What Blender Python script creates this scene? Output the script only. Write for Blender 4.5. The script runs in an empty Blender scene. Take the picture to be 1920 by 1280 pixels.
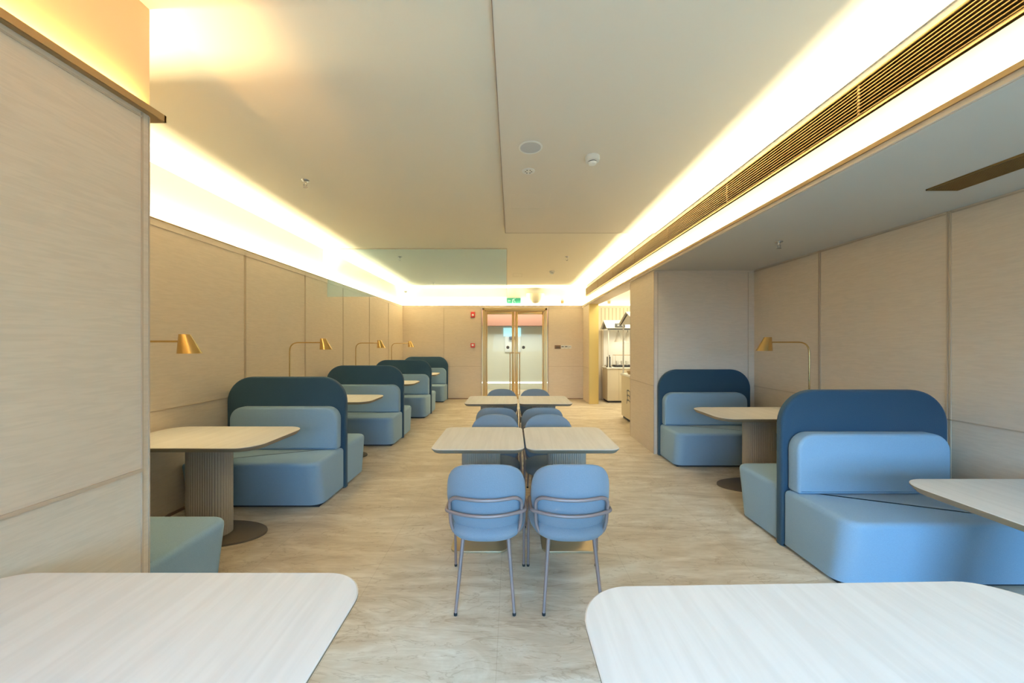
import bpy, bmesh, math, random
from mathutils import Vector, Matrix
PI = math.pi
random.seed(7)
sc = bpy.context.scene
COL = sc.collection

# ------------------------------------------------------------------ camera
EYE = 1.45
FPX = 670.0
cam_d = bpy.data.cameras.new('camera')
cam_d.sensor_width = 36.0
cam_d.lens = 36.0 * FPX / 1920.0
cam_d.shift_y = 5.0 / 1920.0
cam_d.clip_start = 0.02
cam = bpy.data.objects.new('camera', cam_d)
cam.location = (0, 0, EYE)
cam.rotation_euler = (PI / 2, 0, 0)
COL.objects.link(cam)
sc.camera = cam

# ------------------------------------------------------------------ colour management
sc.view_settings.view_transform = 'Standard'
sc.view_settings.look = 'None'
sc.view_settings.gamma = 1.0
sc.view_settings.use_curve_mapping = False
sc.view_settings.exposure = 0.45
sc.cycles.use_denoising = True
sc.cycles.max_bounces = 10
sc.cycles.diffuse_bounces = 6
sc.cycles.glossy_bounces = 4
sc.cycles.transmission_bounces = 6
sc.cycles.transparent_max_bounces = 10
sc.cycles.sample_clamp_indirect = 6.0
sc.cycles.caustics_reflective = False
sc.cycles.caustics_refractive = False

# ------------------------------------------------------------------ world (daylight outside the rear window)
wd = bpy.data.worlds.new('world')
wd.use_nodes = True
bg = wd.node_tree.nodes['Background']
bg.inputs['Color'].default_value = (0.62, 0.80, 1.0, 1)
bg.inputs['Strength'].default_value = 0.6
sc.world = wd

# ------------------------------------------------------------------ large lights
def area(name, loc, rot, sx, sy, power, color, spread=PI):
    d = bpy.data.lights.new(name, 'AREA')
    d.shape = 'RECTANGLE'
    d.size = sx
    d.size_y = sy
    d.energy = power
    d.color = color
    d.spread = spread
    o = bpy.data.objects.new(name, d)
    o.location = loc
    o.rotation_euler = rot
    COL.objects.link(o)
    return o

WARM = (1.0, 0.90, 0.565)
AMBER = (1.0, 0.54, 0.16)
DAY = (0.26, 0.595, 1.0)
UP = (PI, 0, 0)
PM = 22.0                                   # watts per metre of cove strip
# daylight entering by the rear window
area('window_daylight', (0.9, -2.10, 1.5), (math.radians(41), 0, math.radians(-7)), 4.0, 1.5, 238, DAY, math.radians(110))
# cove strips (behind the lips on top of the panelling)
area('cove_strip_west', (-2.928, 5.55, 2.435), UP, 0.030, 7.8, PM * 7.8, WARM)
area('cove_strip_north', (-0.5, 9.472, 2.435), UP, 4.7, 0.030, PM * 1.35 * 4.7, WARM)
area('cove_strip_east', (1.885, 3.45, 2.434), UP, 0.024, 12.0, PM * 12.0, WARM)
area('cove_strip_pier', (-1.604, -0.5, 2.468), UP, 0.010, 4.1, PM * 0.45 * 4.1, AMBER)
area('cove_strip_pier_end', (-2.22, 1.606, 2.468), UP, 1.2, 0.010, PM * 0.5 * 1.2, WARM)
area('cove_strip_buffet', (3.4, 9.475, 2.425), UP, 2.6, 0.016, PM * 0.35 * 2.6, WARM)
area('buffet_downlight', (3.0, 7.6, 2.90), (0, 0, 0), 1.6, 2.2, 62, (1.0, 0.92, 0.66))
area('corridor_light', (0.1, 10.6, 2.55), (0, 0, 0), 2.6, 0.8, 55, (1.0, 0.93, 0.78))

# ------------------------------------------------------------------ materials
def mat(name, color, rough=0.6, metal=0.0, emit=None, estr=0.0, spec=None, sheen=0.0):
    m = bpy.data.materials.new(name)
    m.use_nodes = True
    b = m.node_tree.nodes['Principled BSDF']
    b.inputs['Base Color'].default_value = (*color, 1)
    b.inputs['Roughness'].default_value = rough
    b.inputs['Metallic'].default_value = metal
    if spec is not None:
        b.inputs['Specular IOR Level'].default_value = spec
    if emit:
        b.inputs['Emission Color'].default_value = (*emit, 1)
        b.inputs['Emission Strength'].default_value = estr
    if sheen:
        b.inputs['Sheen Weight'].default_value = sheen
    return m

def vary(m, color_a, color_b, scale, stretch, distortion=0.0, detail=4.0, coord='Object', bump=0.0, lo=0.35, hi=0.65, world=False, rot=(0, 0, 0)):
    """two-tone noise stretched along an axis, as base colour (and optional bump)"""
    nt = m.node_tree
    b = nt.nodes['Principled BSDF']
    if world:
        geo = nt.nodes.new('ShaderNodeNewGeometry')
        src = geo.outputs['Position']
    else:
        tc = nt.nodes.new('ShaderNodeTexCoord')
        src = tc.outputs[coord]
    mp = nt.nodes.new('ShaderNodeMapping')
    mp.inputs['Scale'].default_value = stretch
    mp.inputs['Rotation'].default_value = rot
    nt.links.new(src, mp.inputs['Vector'])
    n = nt.nodes.new('ShaderNodeTexNoise')
    n.inputs['Scale'].default_value = scale
    n.inputs['Detail'].default_value = detail
    n.inputs['Distortion'].default_value = distortion
    nt.links.new(mp.outputs['Vector'], n.inputs['Vector'])
    r = nt.nodes.new('ShaderNodeValToRGB')
    r.color_ramp.elements[0].position = lo
    r.color_ramp.elements[0].color = (*color_a, 1)
    r.color_ramp.elements[1].position = hi
    r.color_ramp.elements[1].color = (*color_b, 1)
    nt.links.new(n.outputs['Fac'], r.inputs['Fac'])
    nt.links.new(r.outputs['Color'], b.inputs['Base Color'])
    if bump:
        bp = nt.nodes.new('ShaderNodeBump')
        bp.inputs['Strength'].default_value = bump
        bp.inputs['Distance'].default_value = 0.002
        nt.links.new(n.outputs['Fac'], bp.inputs['Height'])
        nt.links.new(bp.outputs['Normal'], b.inputs['Normal'])
    return m

def fabric(name, ca, cb):
    m = mat(name, ca, 0.95, spec=0.1, sheen=0.15)
    vary(m, ca, cb, 240, (1, 1, 1), 0.0, 2.0, bump=0.25, lo=0.3, hi=0.7)
    return m

def wood(name, ca, cb, rough, stretch, scale=6.0, lo=0.38, hi=0.62, dist=1.2, world=True):
    m = mat(name, ca, rough, spec=0.3)
    vary(m, ca, cb, scale, stretch, dist, 6.0, world=world, lo=lo, hi=hi)
    return m

M = {}
M['panel'] = wood('maple_panelling', (0.64, 0.535, 0.42), (0.685, 0.575, 0.455), 0.55, (1.1, 1.1, 11.0), 6.0)
M['panel_trim'] = mat('maple_trim', (0.52, 0.41, 0.30), 0.5)
M['white_wall'] = mat('cream_paint', (0.54, 0.55, 0.545), 0.8)
M['ochre'] = mat('ochre_paint', (0.85, 0.62, 0.36), 0.8)  # one even ochre tone for the wall above the pier
M['ceiling'] = mat('ceiling_paint', (0.84, 0.76, 0.615), 0.85)
M['ceiling_b'] = mat('ceiling_panel_paint', (0.79, 0.70, 0.58), 0.85)
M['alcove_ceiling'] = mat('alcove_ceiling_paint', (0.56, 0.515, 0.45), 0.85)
M['seam'] = mat('seam_brown', (0.30, 0.20, 0.14), 0.7)
M['brass'] = mat('brushed_brass', (0.66, 0.46, 0.19), 0.26, 1.0)
M['gold_matt'] = mat('gold_sheet', (0.74, 0.57, 0.22), 0.36, 1.0)
M['door_gold'] = mat('door_gold', (0.62, 0.43, 0.19), 0.36, 0.9)
M['gold_trim'] = mat('gold_edge', (0.47, 0.32, 0.16), 0.42, 0.8)
M['slat'] = mat('grille_gold', (0.27, 0.165, 0.055), 0.4, 0.6)
M['dark'] = mat('dark_void', (0.06, 0.035, 0.02), 0.8)
M['top'] = wood('table_veneer', (0.62, 0.60, 0.575), (0.67, 0.65, 0.625), 0.42, (16.0, 1.1, 1.0), 2.2, world=False, dist=0.5)
M['top_edge'] = mat('table_edge', (0.20, 0.165, 0.115), 0.5)
M['column'] = mat('fluted_taupe', (0.36, 0.315, 0.255), 0.5, spec=0.3)
M['base'] = mat('bronze_plate', (0.42, 0.32, 0.19), 0.42, 0.6)
M['base_brown'] = mat('brown_plate', (0.12, 0.095, 0.07), 0.5, 0.3)
M['light_blue'] = fabric('light_blue_wool', (0.215, 0.325, 0.435), (0.24, 0.36, 0.475))
M['navy'] = fabric('navy_wool', (0.027, 0.060, 0.098), (0.034, 0.076, 0.122))
M['chair_blue'] = fabric('chair_blue_wool', (0.172, 0.222, 0.275), (0.194, 0.248, 0.305))
M['plinth'] = mat('dark_plinth', (0.03, 0.03, 0.035), 0.7)
M['tube'] = mat('mauve_grey_metal', (0.25, 0.20, 0.195), 0.4, 0.3)
M['rubber'] = mat('black_rubber', (0.02, 0.02, 0.02), 0.7)
M['white_plastic'] = mat('white_plastic', (0.80, 0.78, 0.72), 0.45)
M['mesh_grey'] = mat('speaker_mesh', (0.52, 0.53, 0.54), 0.7)
M['chrome'] = mat('chrome', (0.6, 0.6, 0.6), 0.25, 1.0)
M['red'] = mat('alarm_red', (0.55, 0.04, 0.04), 0.5)
M['brown_sign'] = mat('bronze_sign', (0.22, 0.11, 0.05), 0.5, 0.2)
M['bulb'] = mat('lamp_bulb', (1, 0.9, 0.7), 0.5, emit=(1.0, 0.85, 0.55), estr=12)
M['green_lit'] = mat('exit_green', (0.008, 0.11, 0.055), 0.5, emit=(0.04, 0.40, 0.20), estr=0.5)
M['white_lit'] = mat('exit_white', (0.12, 0.25, 0.17), 0.5, emit=(0.45, 0.95, 0.65), estr=0.5)
M['black'] = mat('black_lens', (0.01, 0.01, 0.012), 0.25)
M['kiosk_wood'] = mat('kiosk_laminate', (0.66, 0.58, 0.43), 0.55)
M['kiosk_line'] = mat('kiosk_joint', (0.42, 0.35, 0.22), 0.6)
M['kiosk_grey'] = mat('slate_grey', (0.13, 0.135, 0.14), 0.6)
M['kiosk_white'] = mat('white_lacquer', (0.85, 0.84, 0.80), 0.4)
M['tile_white'] = mat('white_back_panel', (0.86, 0.86, 0.82), 0.5)
M['pink'] = mat('dusty_pink_paint', (0.30, 0.145, 0.105), 0.7)
M['corridor'] = mat('corridor_paint', (0.72, 0.75, 0.68), 0.6)
M['screen'] = mat('pale_blue_screen', (0.4, 0.7, 0.8), 0.4, emit=(0.45, 0.85, 0.95), estr=0.7)  # glowing colour of the imitated window reflection
M['led'] = mat('led_line', (1, 1, 1), 0.5, emit=(1.0, 0.96, 0.86), estr=4)  # glow of the imitated cove reflection
M['bread'] = mat('toasted_bread', (0.52, 0.30, 0.11), 0.8)
M['paper'] = mat('white_notice', (0.82, 0.86, 0.86), 0.7)

def slat_wood(name):
    m = mat(name, (0.66, 0.58, 0.44), 0.6)
    nt = m.node_tree
    geo = nt.nodes.new('ShaderNodeNewGeometry')
    w = nt.nodes.new('ShaderNodeTexWave')
    w.inputs['Scale'].default_value = 3.2
    w.bands_direction = 'X'
    nt.links.new(geo.outputs['Position'], w.inputs['Vector'])
    r = nt.nodes.new('ShaderNodeValToRGB')
    r.color_ramp.elements[0].position = 0.0
    r.color_ramp.elements[0].color = (0.42, 0.33, 0.22, 1)
    r.color_ramp.elements[1].position = 0.22
    r.color_ramp.elements[1].color = (0.66, 0.58, 0.44, 1)
    nt.links.new(w.outputs['Fac'], r.inputs['Fac'])
    nt.links.new(r.outputs['Color'], nt.nodes['Principled BSDF'].inputs['Base Color'])
    return m
M['slat_wall'] = slat_wood('slatted_maple')

def floor_mat():
    m = mat('veined_stone_tile', (0.5, 0.45, 0.37), 0.42, spec=0.4)
    nt = m.node_tree
    b = nt.nodes['Principled BSDF']
    L = nt.links.new
    geo = nt.nodes.new('ShaderNodeNewGeometry')
    mp = nt.nodes.new('ShaderNodeMapping')
    mp.inputs['Scale'].default_value = (0.8, 2.6, 1)
    mp.inputs['Rotation'].default_value = (0, 0, 0.22)
    L(geo.outputs['Position'], mp.inputs['Vector'])
    n1 = nt.nodes.new('ShaderNodeTexNoise')
    n1.inputs['Scale'].default_value = 1.6
    n1.inputs['Detail'].default_value = 9
    n1.inputs['Roughness'].default_value = 0.62
    n1.inputs['Distortion'].default_value = 1.6
    L(mp.outputs['Vector'], n1.inputs['Vector'])
    n3 = nt.nodes.new('ShaderNodeTexNoise')
    n3.inputs['Scale'].default_value = 7.0
    n3.inputs['Detail'].default_value = 8
    n3.inputs['Roughness'].default_value = 0.65
    n3.inputs['Distortion'].default_value = 1.2
    mp3 = nt.nodes.new('ShaderNodeMapping')
    mp3.inputs['Scale'].default_value = (0.55, 3.4, 1)
    mp3.inputs['Rotation'].default_value = (0, 0, 0.16)
    L(geo.outputs['Position'], mp3.inputs['Vector'])
    L(mp3.outputs['Vector'], n3.inputs['Vector'])
    mxa = nt.nodes.new('ShaderNodeMix')
    mxa.data_type = 'FLOAT'
    mxa.inputs['Factor'].default_value = 0.28
    L(n1.outputs['Fac'], mxa.inputs[2])
    L(n3.outputs['Fac'], mxa.inputs[3])
    r1 = nt.nodes.new('ShaderNodeValToRGB')
    e = r1.color_ramp.elements
    e[0].position = 0.37
    e[0].color = (0.46, 0.37, 0.27, 1)
    e[1].position = 0.62
    e[1].color = (0.71, 0.64, 0.53, 1)
    x = e.new(0.47)
    x.color = (0.56, 0.47, 0.355, 1)
    x = e.new(0.54)
    x.color = (0.63, 0.545, 0.43, 1)
    L(mxa.outputs[0], r1.inputs['Fac'])
    # thin veins
    n2 = nt.nodes.new('ShaderNodeTexNoise')
    n2.inputs['Scale'].default_value = 2.1
    n2.inputs['Detail'].default_value = 7
    n2.inputs['Distortion'].default_value = 2.2
    L(mp.outputs['Vector'], n2.inputs['Vector'])
    r2 = nt.nodes.new('ShaderNodeValToRGB')
    e = r2.color_ramp.elements
    e[0].position = 0.485
    e[0].color = (1, 1, 1, 1)
    e[1].position = 0.515
    e[1].color = (1, 1, 1, 1)
    x = e.new(0.5)
    x.color = (0.80, 0.76, 0.72, 1)
    L(n2.outputs['Fac'], r2.inputs['Fac'])
    mx = nt.nodes.new('ShaderNodeMix')
    mx.data_type = 'RGBA'
    mx.blend_type = 'MULTIPLY'
    mx.inputs['Factor'].default_value = 1.0
    L(r1.outputs['Color'], mx.inputs[6])
    L(r2.outputs['Color'], mx.inputs[7])
    # tile joints
    br = nt.nodes.new('ShaderNodeTexBrick')
    br.offset = 0.0
    br.inputs['Color1'].default_value = (1, 1, 1, 1)
    br.inputs['Color2'].default_value = (0.95, 0.95, 0.95, 1)
    br.inputs['Mortar'].default_value = (0.84, 0.82, 0.80, 1)
    br.inputs['Scale'].default_value = 1.0
    br.inputs['Brick Width'].default_value = 0.8
    br.inputs['Row Height'].default_value = 0.8
    br.inputs['Mortar Size'].default_value = 0.002
    mp2 = nt.nodes.new('ShaderNodeMapping')
    mp2.inputs['Location'].default_value = (0.07, 0.35, 0)
    L(geo.outputs['Position'], mp2.inputs['Vector'])
    L(mp2.outputs['Vector'], br.inputs['Vector'])
    mx2 = nt.nodes.new('ShaderNodeMix')
    mx2.data_type = 'RGBA'
    mx2.blend_type = 'MULTIPLY'
    mx2.inputs['Factor'].default_value = 1.0
    L(mx.outputs[2], mx2.inputs[6])
    L(br.outputs['Color'], mx2.inputs[7])
    L(mx2.outputs[2], b.inputs['Base Color'])
    return m
M['floor'] = floor_mat()

def glass_mat(name, tint, rough=0.0, mixv=0.12, haze=None, haze_mix=0.0):
    """thin pane: mostly tinted transmission with a little mirror reflection"""
    m = bpy.data.materials.new(name)
    m.use_nodes = True
    nt = m.node_tree
    for n in list(nt.nodes):
        nt.nodes.remove(n)
    out = nt.nodes.new('ShaderNodeOutputMaterial')
    tr = nt.nodes.new('ShaderNodeBsdfTransparent')
    tr.inputs['Color'].default_value = (*tint, 1)
    gl = nt.nodes.new('ShaderNodeBsdfGlossy')
    gl.inputs['Roughness'].default_value = rough
    gl.inputs['Color'].default_value = (0.9, 0.95, 0.95, 1)
    mx = nt.nodes.new('ShaderNodeMixShader')
    mx.inputs['Fac'].default_value = mixv
    nt.links.new(tr.outputs[0], mx.inputs[1])
    nt.links.new(gl.outputs[0], mx.inputs[2])
    res = mx
    if haze:                                     # blue diffuse layer imitates daylight reflected in the pane
        df = nt.nodes.new('ShaderNodeBsdfDiffuse')
        df.inputs['Color'].default_value = (*haze, 1)
        m2 = nt.nodes.new('ShaderNodeMixShader')
        m2.inputs['Fac'].default_value = haze_mix
        nt.links.new(mx.outputs[0], m2.inputs[1])
        nt.links.new(df.outputs[0], m2.inputs[2])
        res = m2
    nt.links.new(res.outputs[0], out.inputs['Surface'])
    return m
M['smoke_glass'] = glass_mat('blue_tinted_glass', (0.88, 0.95, 0.99), 0.0, 0.04, (0.65, 0.92, 1.0), 0.17)
M['door_glass'] = glass_mat('door_glass', (0.93, 0.96, 0.93), 0.02, 0.006)
M['window_glass'] = glass_mat('window_glass', (0.95, 0.98, 1.0), 0.0, 0.06)

# ------------------------------------------------------------------ mesh helpers
def obj(name, bm, m, parent=None, smooth=True, angle=35.0, label=None):
    me = bpy.data.meshes.new(name)
    bmesh.ops.recalc_face_normals(bm, faces=bm.faces)
    bm.to_mesh(me)
    bm.free()
    if isinstance(m, (list, tuple)):
        for k in m:
            me.materials.append(k)
    else:
        me.materials.append(m)
    if smooth:
        for p in me.polygons:
            p.use_smooth = True
        me.set_sharp_from_angle(angle=math.radians(angle))
    o = bpy.data.objects.new(name, me)
    COL.objects.link(o)
    if parent:
        o.parent = parent
    if label:
        o['label'] = label
    return o

def tag(o, label=None, cat=None, group=None, kind=None):
    if label: o['label'] = label
    if cat: o['category'] = cat
    if group: o['group'] = group
    if kind: o['kind'] = kind
    return o

def thing(name, label, cat, loc=(0, 0, 0), rz=0.0, group=None):
    o = bpy.data.objects.new(name, None)
    o.empty_display_size = 0.1
    COL.objects.link(o)
    o.location = loc
    o.rotation_euler = (0, 0, rz)
    return tag(o, label, cat, group)

def struct(name, bm, m, parent=None, smooth=False):
    o = obj(name, bm, m, parent, smooth=smooth)
    if parent is None:
        o['kind'] = 'structure'
    return o

def dup(root, loc, rz, label, group=None):
    r = root.copy()
    COL.objects.link(r)
    r.location = loc
    r.rotation_euler = (0, 0, rz)
    r['label'] = label
    if group:
        r['group'] = group
    def rec(src, dst):
        for ch in [c for c in src.children]:
            c = ch.copy()
            COL.objects.link(c)
            c.parent = dst
            rec(ch, c)
    rec(root, r)
    return r

def nb():
    return bmesh.new()

def add_box(bm, x0, x1, y0, y1, z0, z1, bevel=0.0, seg=2, mi=0):
    t = bmesh.new()
    bmesh.ops.create_cube(t, size=1.0)
    for v in t.verts:
        v.co = Vector(((x0 + x1) / 2 + v.co.x * (x1 - x0), (y0 + y1) / 2 + v.co.y * (y1 - y0), (z0 + z1) / 2 + v.co.z * (z1 - z0)))
    if bevel:
        bmesh.ops.bevel(t, geom=list(t.edges), offset=bevel, segments=seg, affect='EDGES', profile=0.5)
    merge(bm, t, mi)
    return bm

def merge(bm, t, mi=0):
    vs = [bm.verts.new(v.co) for v in t.verts]
    t.verts.index_update()
    for f in t.faces:
        try:
            nf = bm.faces.new([vs[v.index] for v in f.verts])
            nf.material_index = mi if mi else f.material_index
        except ValueError:
            pass
    t.free()

def bx(*a, **k):
    return add_box(nb(), *a, **k)

def rounded_rect(x0, x1, y0, y1, r, n=8):
    """r: one radius or four (x0y0, x1y0, x1y1, x0y1)"""
    rs = [r] * 4 if not isinstance(r, (list, tuple)) else r
    cs = [(x0 + rs[0], y0 + rs[0], PI, rs[0]), (x1 - rs[1], y0 + rs[1], 1.5 * PI, rs[1]),
          (x1 - rs[2], y1 - rs[2], 0, rs[2]), (x0 + rs[3], y1 - rs[3], 0.5 * PI, rs[3])]
    pts = []
    for cx, cy, a0, rr in cs:
        if rr < 1e-5:
            pts.append((cx, cy))
        else:
            for i in range(n + 1):
                a = a0 + 0.5 * PI * i / n
                pts.append((cx + rr * math.cos(a), cy + rr * math.sin(a)))
    return pts

def prism(pts, axis, d0, d1, bevel0=0.0, bevel1=0.0, seg=3, bm=None, mi=0):
    """extrude a 2D outline along axis ('x','y','z') from d0 to d1; bevel either end's rim"""
    t = bmesh.new()
    def P(u, v, d):
        if axis == 'z': return (u, v, d)
        if axis == 'y': return (u, d, v)
        return (d, u, v)
    a = [t.verts.new(P(u, v, d0)) for u, v in pts]
    b = [t.verts.new(P(u, v, d1)) for u, v in pts]
    n = len(pts)
    f0 = t.faces.new(a)
    f1 = t.faces.new(list(reversed(b)))
    for i in range(n):
        t.faces.new((a[i], b[i], b[(i + 1) % n], a[(i + 1) % n]))
    bmesh.ops.recalc_face_normals(t, faces=t.faces)
    e0, e1 = list(f0.edges), list(f1.edges)
    if bevel0 and abs(bevel0 - bevel1) < 1e-9:
        bmesh.ops.bevel(t, geom=e0 + e1, offset=bevel0, segments=seg, affect='EDGES', profile=0.5)
    else:
        if bevel0:
            bmesh.ops.bevel(t, geom=e0, offset=bevel0, segments=seg, affect='EDGES', profile=0.5)
        if bevel1:
            e1 = [e for e in t.edges if all(abs((v.co.z if axis == 'z' else v.co.y if axis == 'y' else v.co.x) - d1) < 1e-6 for v in e.verts) and len(e.link_faces) == 2
                  and any(len(f.verts) < 5 for f in e.link_faces)]
            bmesh.ops.bevel(t, geom=e1, offset=bevel1, segments=seg, affect='EDGES', profile=0.5)
    if bm is None:
        return t
    merge(bm, t, mi)
    return bm

def fillet(pts, r, n=6):
    """round the inner corners of a polyline"""
    pts = [Vector(p) for p in pts]
    out = [pts[0]]
    for i in range(1, len(pts) - 1):
        p, a, b = pts[i], pts[i - 1], pts[i + 1]
        da, db = (a - p), (b - p)
        k = min(r, da.length * 0.49, db.length * 0.49)
        s, e = p + da.normalized() * k, p + db.normalized() * k
        for j in range(n + 1):
            t = j / n
            out.append(s * (1 - t) ** 2 + p * 2 * t * (1 - t) + e * t ** 2)
    out.append(pts[-1])
    return out

def add_tube(bm, pts, r0, r1=None, seg=10, closed=False):
    pts = [Vector(p) for p in pts]
    r1 = r0 if r1 is None else r1
    n = len(pts)
    rings = []
    T0 = (pts[1] - pts[0]).normalized()
    ref = Vector((0, 0, 1)) if abs(T0.z) < 0.9 else Vector((1, 0, 0))
    N = (ref - T0 * ref.dot(T0)).normalized()
    for i in range(n):
        if closed:
            T = (pts[(i + 1) % n] - pts[i - 1]).normalized()
        elif i == 0:
            T = T0
        elif i == n - 1:
            T = (pts[-1] - pts[-2]).normalized()
        else:
            T = (pts[i + 1] - pts[i - 1]).normalized()
        N = (N - T * N.dot(T)).normalized()
        B = T.cross(N)
        r = r0 + (r1 - r0) * i / (n - 1)
        rings.append([bm.verts.new(pts[i] + (N * math.cos(2 * PI * k / seg) + B * math.sin(2 * PI * k / seg)) * r) for k in range(seg)])
    m = n if closed else n - 1
    for i in range(m):
        a, b = rings[i], rings[(i + 1) % n]
        for k in range(seg):
            bm.faces.new((a[k], a[(k + 1) % seg], b[(k + 1) % seg], b[k]))
    if not closed:
        bm.faces.new(list(reversed(rings[0])))
        bm.faces.new(rings[-1])
    return bm

def add_lathe(bm, prof, c=(0, 0, 0), seg=24, mi=0):
    """profile of (radius, z) turned about a vertical axis"""
    t = bmesh.new()
    rings = []
    for r, z in prof:
        if r < 1e-6:
            rings.append([t.verts.new((c[0], c[1], c[2] + z))])
        else:
            rings.append([t.verts.new((c[0] + r * math.cos(2 * PI * k / seg), c[1] + r * math.sin(2 * PI * k / seg), c[2] + z)) for k in range(seg)])
    for i in range(len(rings) - 1):
        a, b = rings[i], rings[i + 1]
        for k in range(seg):
            k2 = (k + 1) % seg
            if len(a) == 1 and len(b) == 1:
                continue
            if len(a) == 1:
                t.faces.new((a[0], b[k2], b[k]))
            elif len(b) == 1:
                t.faces.new((a[k], a[k2], b[0]))
            else:
                t.faces.new((a[k], a[k2], b[k2], b[k]))
    for ring in (rings[0], rings[-1]):
        if len(ring) > 1:
            t.faces.new(ring)
    merge(bm, t, mi)
    return bm

def cushion(w, h, t, n_exp=3.2, top_exp=None, nr=9, na=44, dome=0.35, rim=6.0):
    """soft rounded slab in the U-V plane, thickness along the third axis; returns a list of faces as (U, V, W)"""
    bm = bmesh.new()
    sides = []
    def outline(a):
        c, s = math.cos(a), math.sin(a)
        e = n_exp if (s < 0 or top_exp is None) else top_exp
        k = (abs(c) ** e + abs(s) ** e) ** (-1.0 / e)
        return c * k * w / 2, s * k * h / 2
    for sgn in (1, -1):
        rings = []
        for i in range(nr + 1):
            q = math.sin(0.5 * PI * i / nr)
            th = sgn * t / 2 * ((1 - q ** rim) ** 0.5) * (1 - dome * q * q) if i < nr else 0.0
            if i == 0:
                rings.append([bm.verts.new((0, 0, sgn * t / 2))])
            elif i == nr and sgn == -1:
                rings.append(sides[0][-1])
            else:
                rings.append([bm.verts.new((outline(2 * PI * k / na)[0] * q, outline(2 * PI * k / na)[1] * q, th)) for k in range(na)])
        sides.append(rings)
        for i in range(nr):
            a, b = rings[i], rings[i + 1]
            for k in range(na):
                k2 = (k + 1) % na
                if len(a) == 1:
                    bm.faces.new((a[0], b[k], b[k2]))
                else:
                    bm.faces.new((a[k], b[k], b[k2], a[k2]))
    return bm

# ------------------------------------------------------------------ the setting
ZC = 2.94          # ceiling
ZT = 2.44          # top of the panelling
ZL = 2.468         # top of the lip
XW = -2.885        # left panelling face
YE = 9.43          # end wall face
XR = 1.875         # right panelling face (block and end)
XB = 1.90          # bulkhead face
XA = 3.20          # alcove wall face
YK = 4.72          # alcove end
YBACK = -2.6

struct('floor', bx(-3.2, 6.0, -2.8, 13.0, -0.12, 0.0), M['floor'])
struct('ceiling', bx(-3.1, 6.0, -2.8, 9.7, ZC, ZC + 0.15), M['ceiling'])
cp = struct('ceiling_panel', bx(-0.085, XB, YBACK, YK, ZC - 0.022, ZC), M['ceiling_b'])
e = nb()
add_box(e, -0.089, -0.085, YBACK, YK, ZC - 0.024, ZC)
add_box(e, -0.089, XB, YK, YK + 0.005, ZC - 0.024, ZC)
struct('edge_strip', e, M['seam'], cp)

def seams_y(bm, x, ys, z0, z1, side, w=0.012, d=0.006):
    for y in ys:
        add_box(bm, min(x, x + side * d), max(x, x + side * d), y - w, y - w * 0.35, z0, z1)
        add_box(bm, min(x, x + side * d), max(x, x + side * d), y + w * 0.35, y + w, z0, z1)

# left wall
wl = struct('wall_left', bx(-3.12, XW, 1.56, YE + 0.3, 0, 2.405), M['panel'])
b = nb()
seams_y(b, XW, [2.74 + 1.12 * k for k in range(6)], 0, ZT, 1)
add_box(b, XW, XW + 0.006, 1.58, YE, 0.902, 0.912)
struct('panel_trim', b, M['panel_trim'], wl)
struct('wall_left_upper', bx(-3.12, -2.955, 1.4, YE + 0.3, 2.405, ZC), M['white_wall'])
tl = struct('trim_1', bx(-2.90, XW + 0.006, 1.58, YE, 2.405, ZL), M['panel'])
struct('lip_edge', bx(-2.90, XW + 0.009, 1.58, YE, ZL - 0.010, ZL + 0.002), M['gold_trim'], tl)
struct('baseboard_left', bx(XW, XW + 0.008, 1.60, YE, 0, 0.025), M['seam'])

# end wall with the door opening
DX0, DX1, DZ = -0.80, 0.95, 2.405
b = nb()
add_box(b, -3.12, DX0, YE, YE + 0.12, 0, 2.405)
add_box(b, DX1, 2.10, YE, YE + 0.12, 0, 2.405)
we = struct('wall_end', b, M['panel'])
b = nb()
for x in (-1.80, -0.815, 0.965):
    add_box(b, x - 0.004, x + 0.004, YE - 0.005, YE, 0, ZT)
add_box(b, XW, DX0, YE - 0.005, YE, 0.86, 0.87)
add_box(b, DX1, XR, YE - 0.005, YE, 0.86, 0.87)
struct('panel_trim', b, M['panel_trim'], we)
struct('wall_end_upper', bx(-3.12, 6.0, YE + 0.07, YE + 0.3, 2.405, ZC), M['white_wall'])
te = struct('trim_2', bx(-2.9, 1.86, YE - 0.006, YE + 0.015, 2.405, ZL), M['panel'])
struct('lip_edge', bx(-2.9, 1.86, YE - 0.009, YE + 0.015, ZL - 0.010, ZL + 0.002), M['gold_trim'], te)
b = nb()
add_box(b, XW, DX0, YE - 0.008, YE, 0, 0.03)
add_box(b, DX1, XR, YE - 0.008, YE, 0, 0.03)
struct('baseboard_end', b, M['seam'])

# right: short wall by the end, gold jamb, block, bulkhead, alcove
b = nb()
add_box(b, XR, 2.09, 8.69, YE + 0.12, 0, 2.424)
we2 = struct('wall_right_end', b, M['panel'])
b = nb()
add_box(b, XR - 0.005, XR, 8.7, YE, 0.86, 0.87)
struct('panel_trim', b, M['panel_trim'], we2)
struct('trim_3', bx(1.868, 2.097, 8.655, 8.69, 0, 2.424), M['gold_matt'])
wb = struct('wall_right', bx(XR, XA + 0.12, YK, 5.66, 0, 2.424), M['panel'])
b = nb()
add_box(b, XR - 0.005, XR, YK, 5.66, 0.895, 0.903)
add_box(b, XR - 0.004, XR + 0.004, YK - 0.004, YK + 0.004, 0, 2.4)
add_box(b, XR + 0.045, XR + 0.055, YK - 0.005, YK, 0, 2.4)
add_box(b, 3.115, 3.123, YK - 0.005, YK, 0, 2.4)
add_box(b, XR - 0.004, XR + 0.008, 5.655, 5.664, 0, 2.4)
struct('panel_trim', b, M['panel_trim'], wb)
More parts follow.
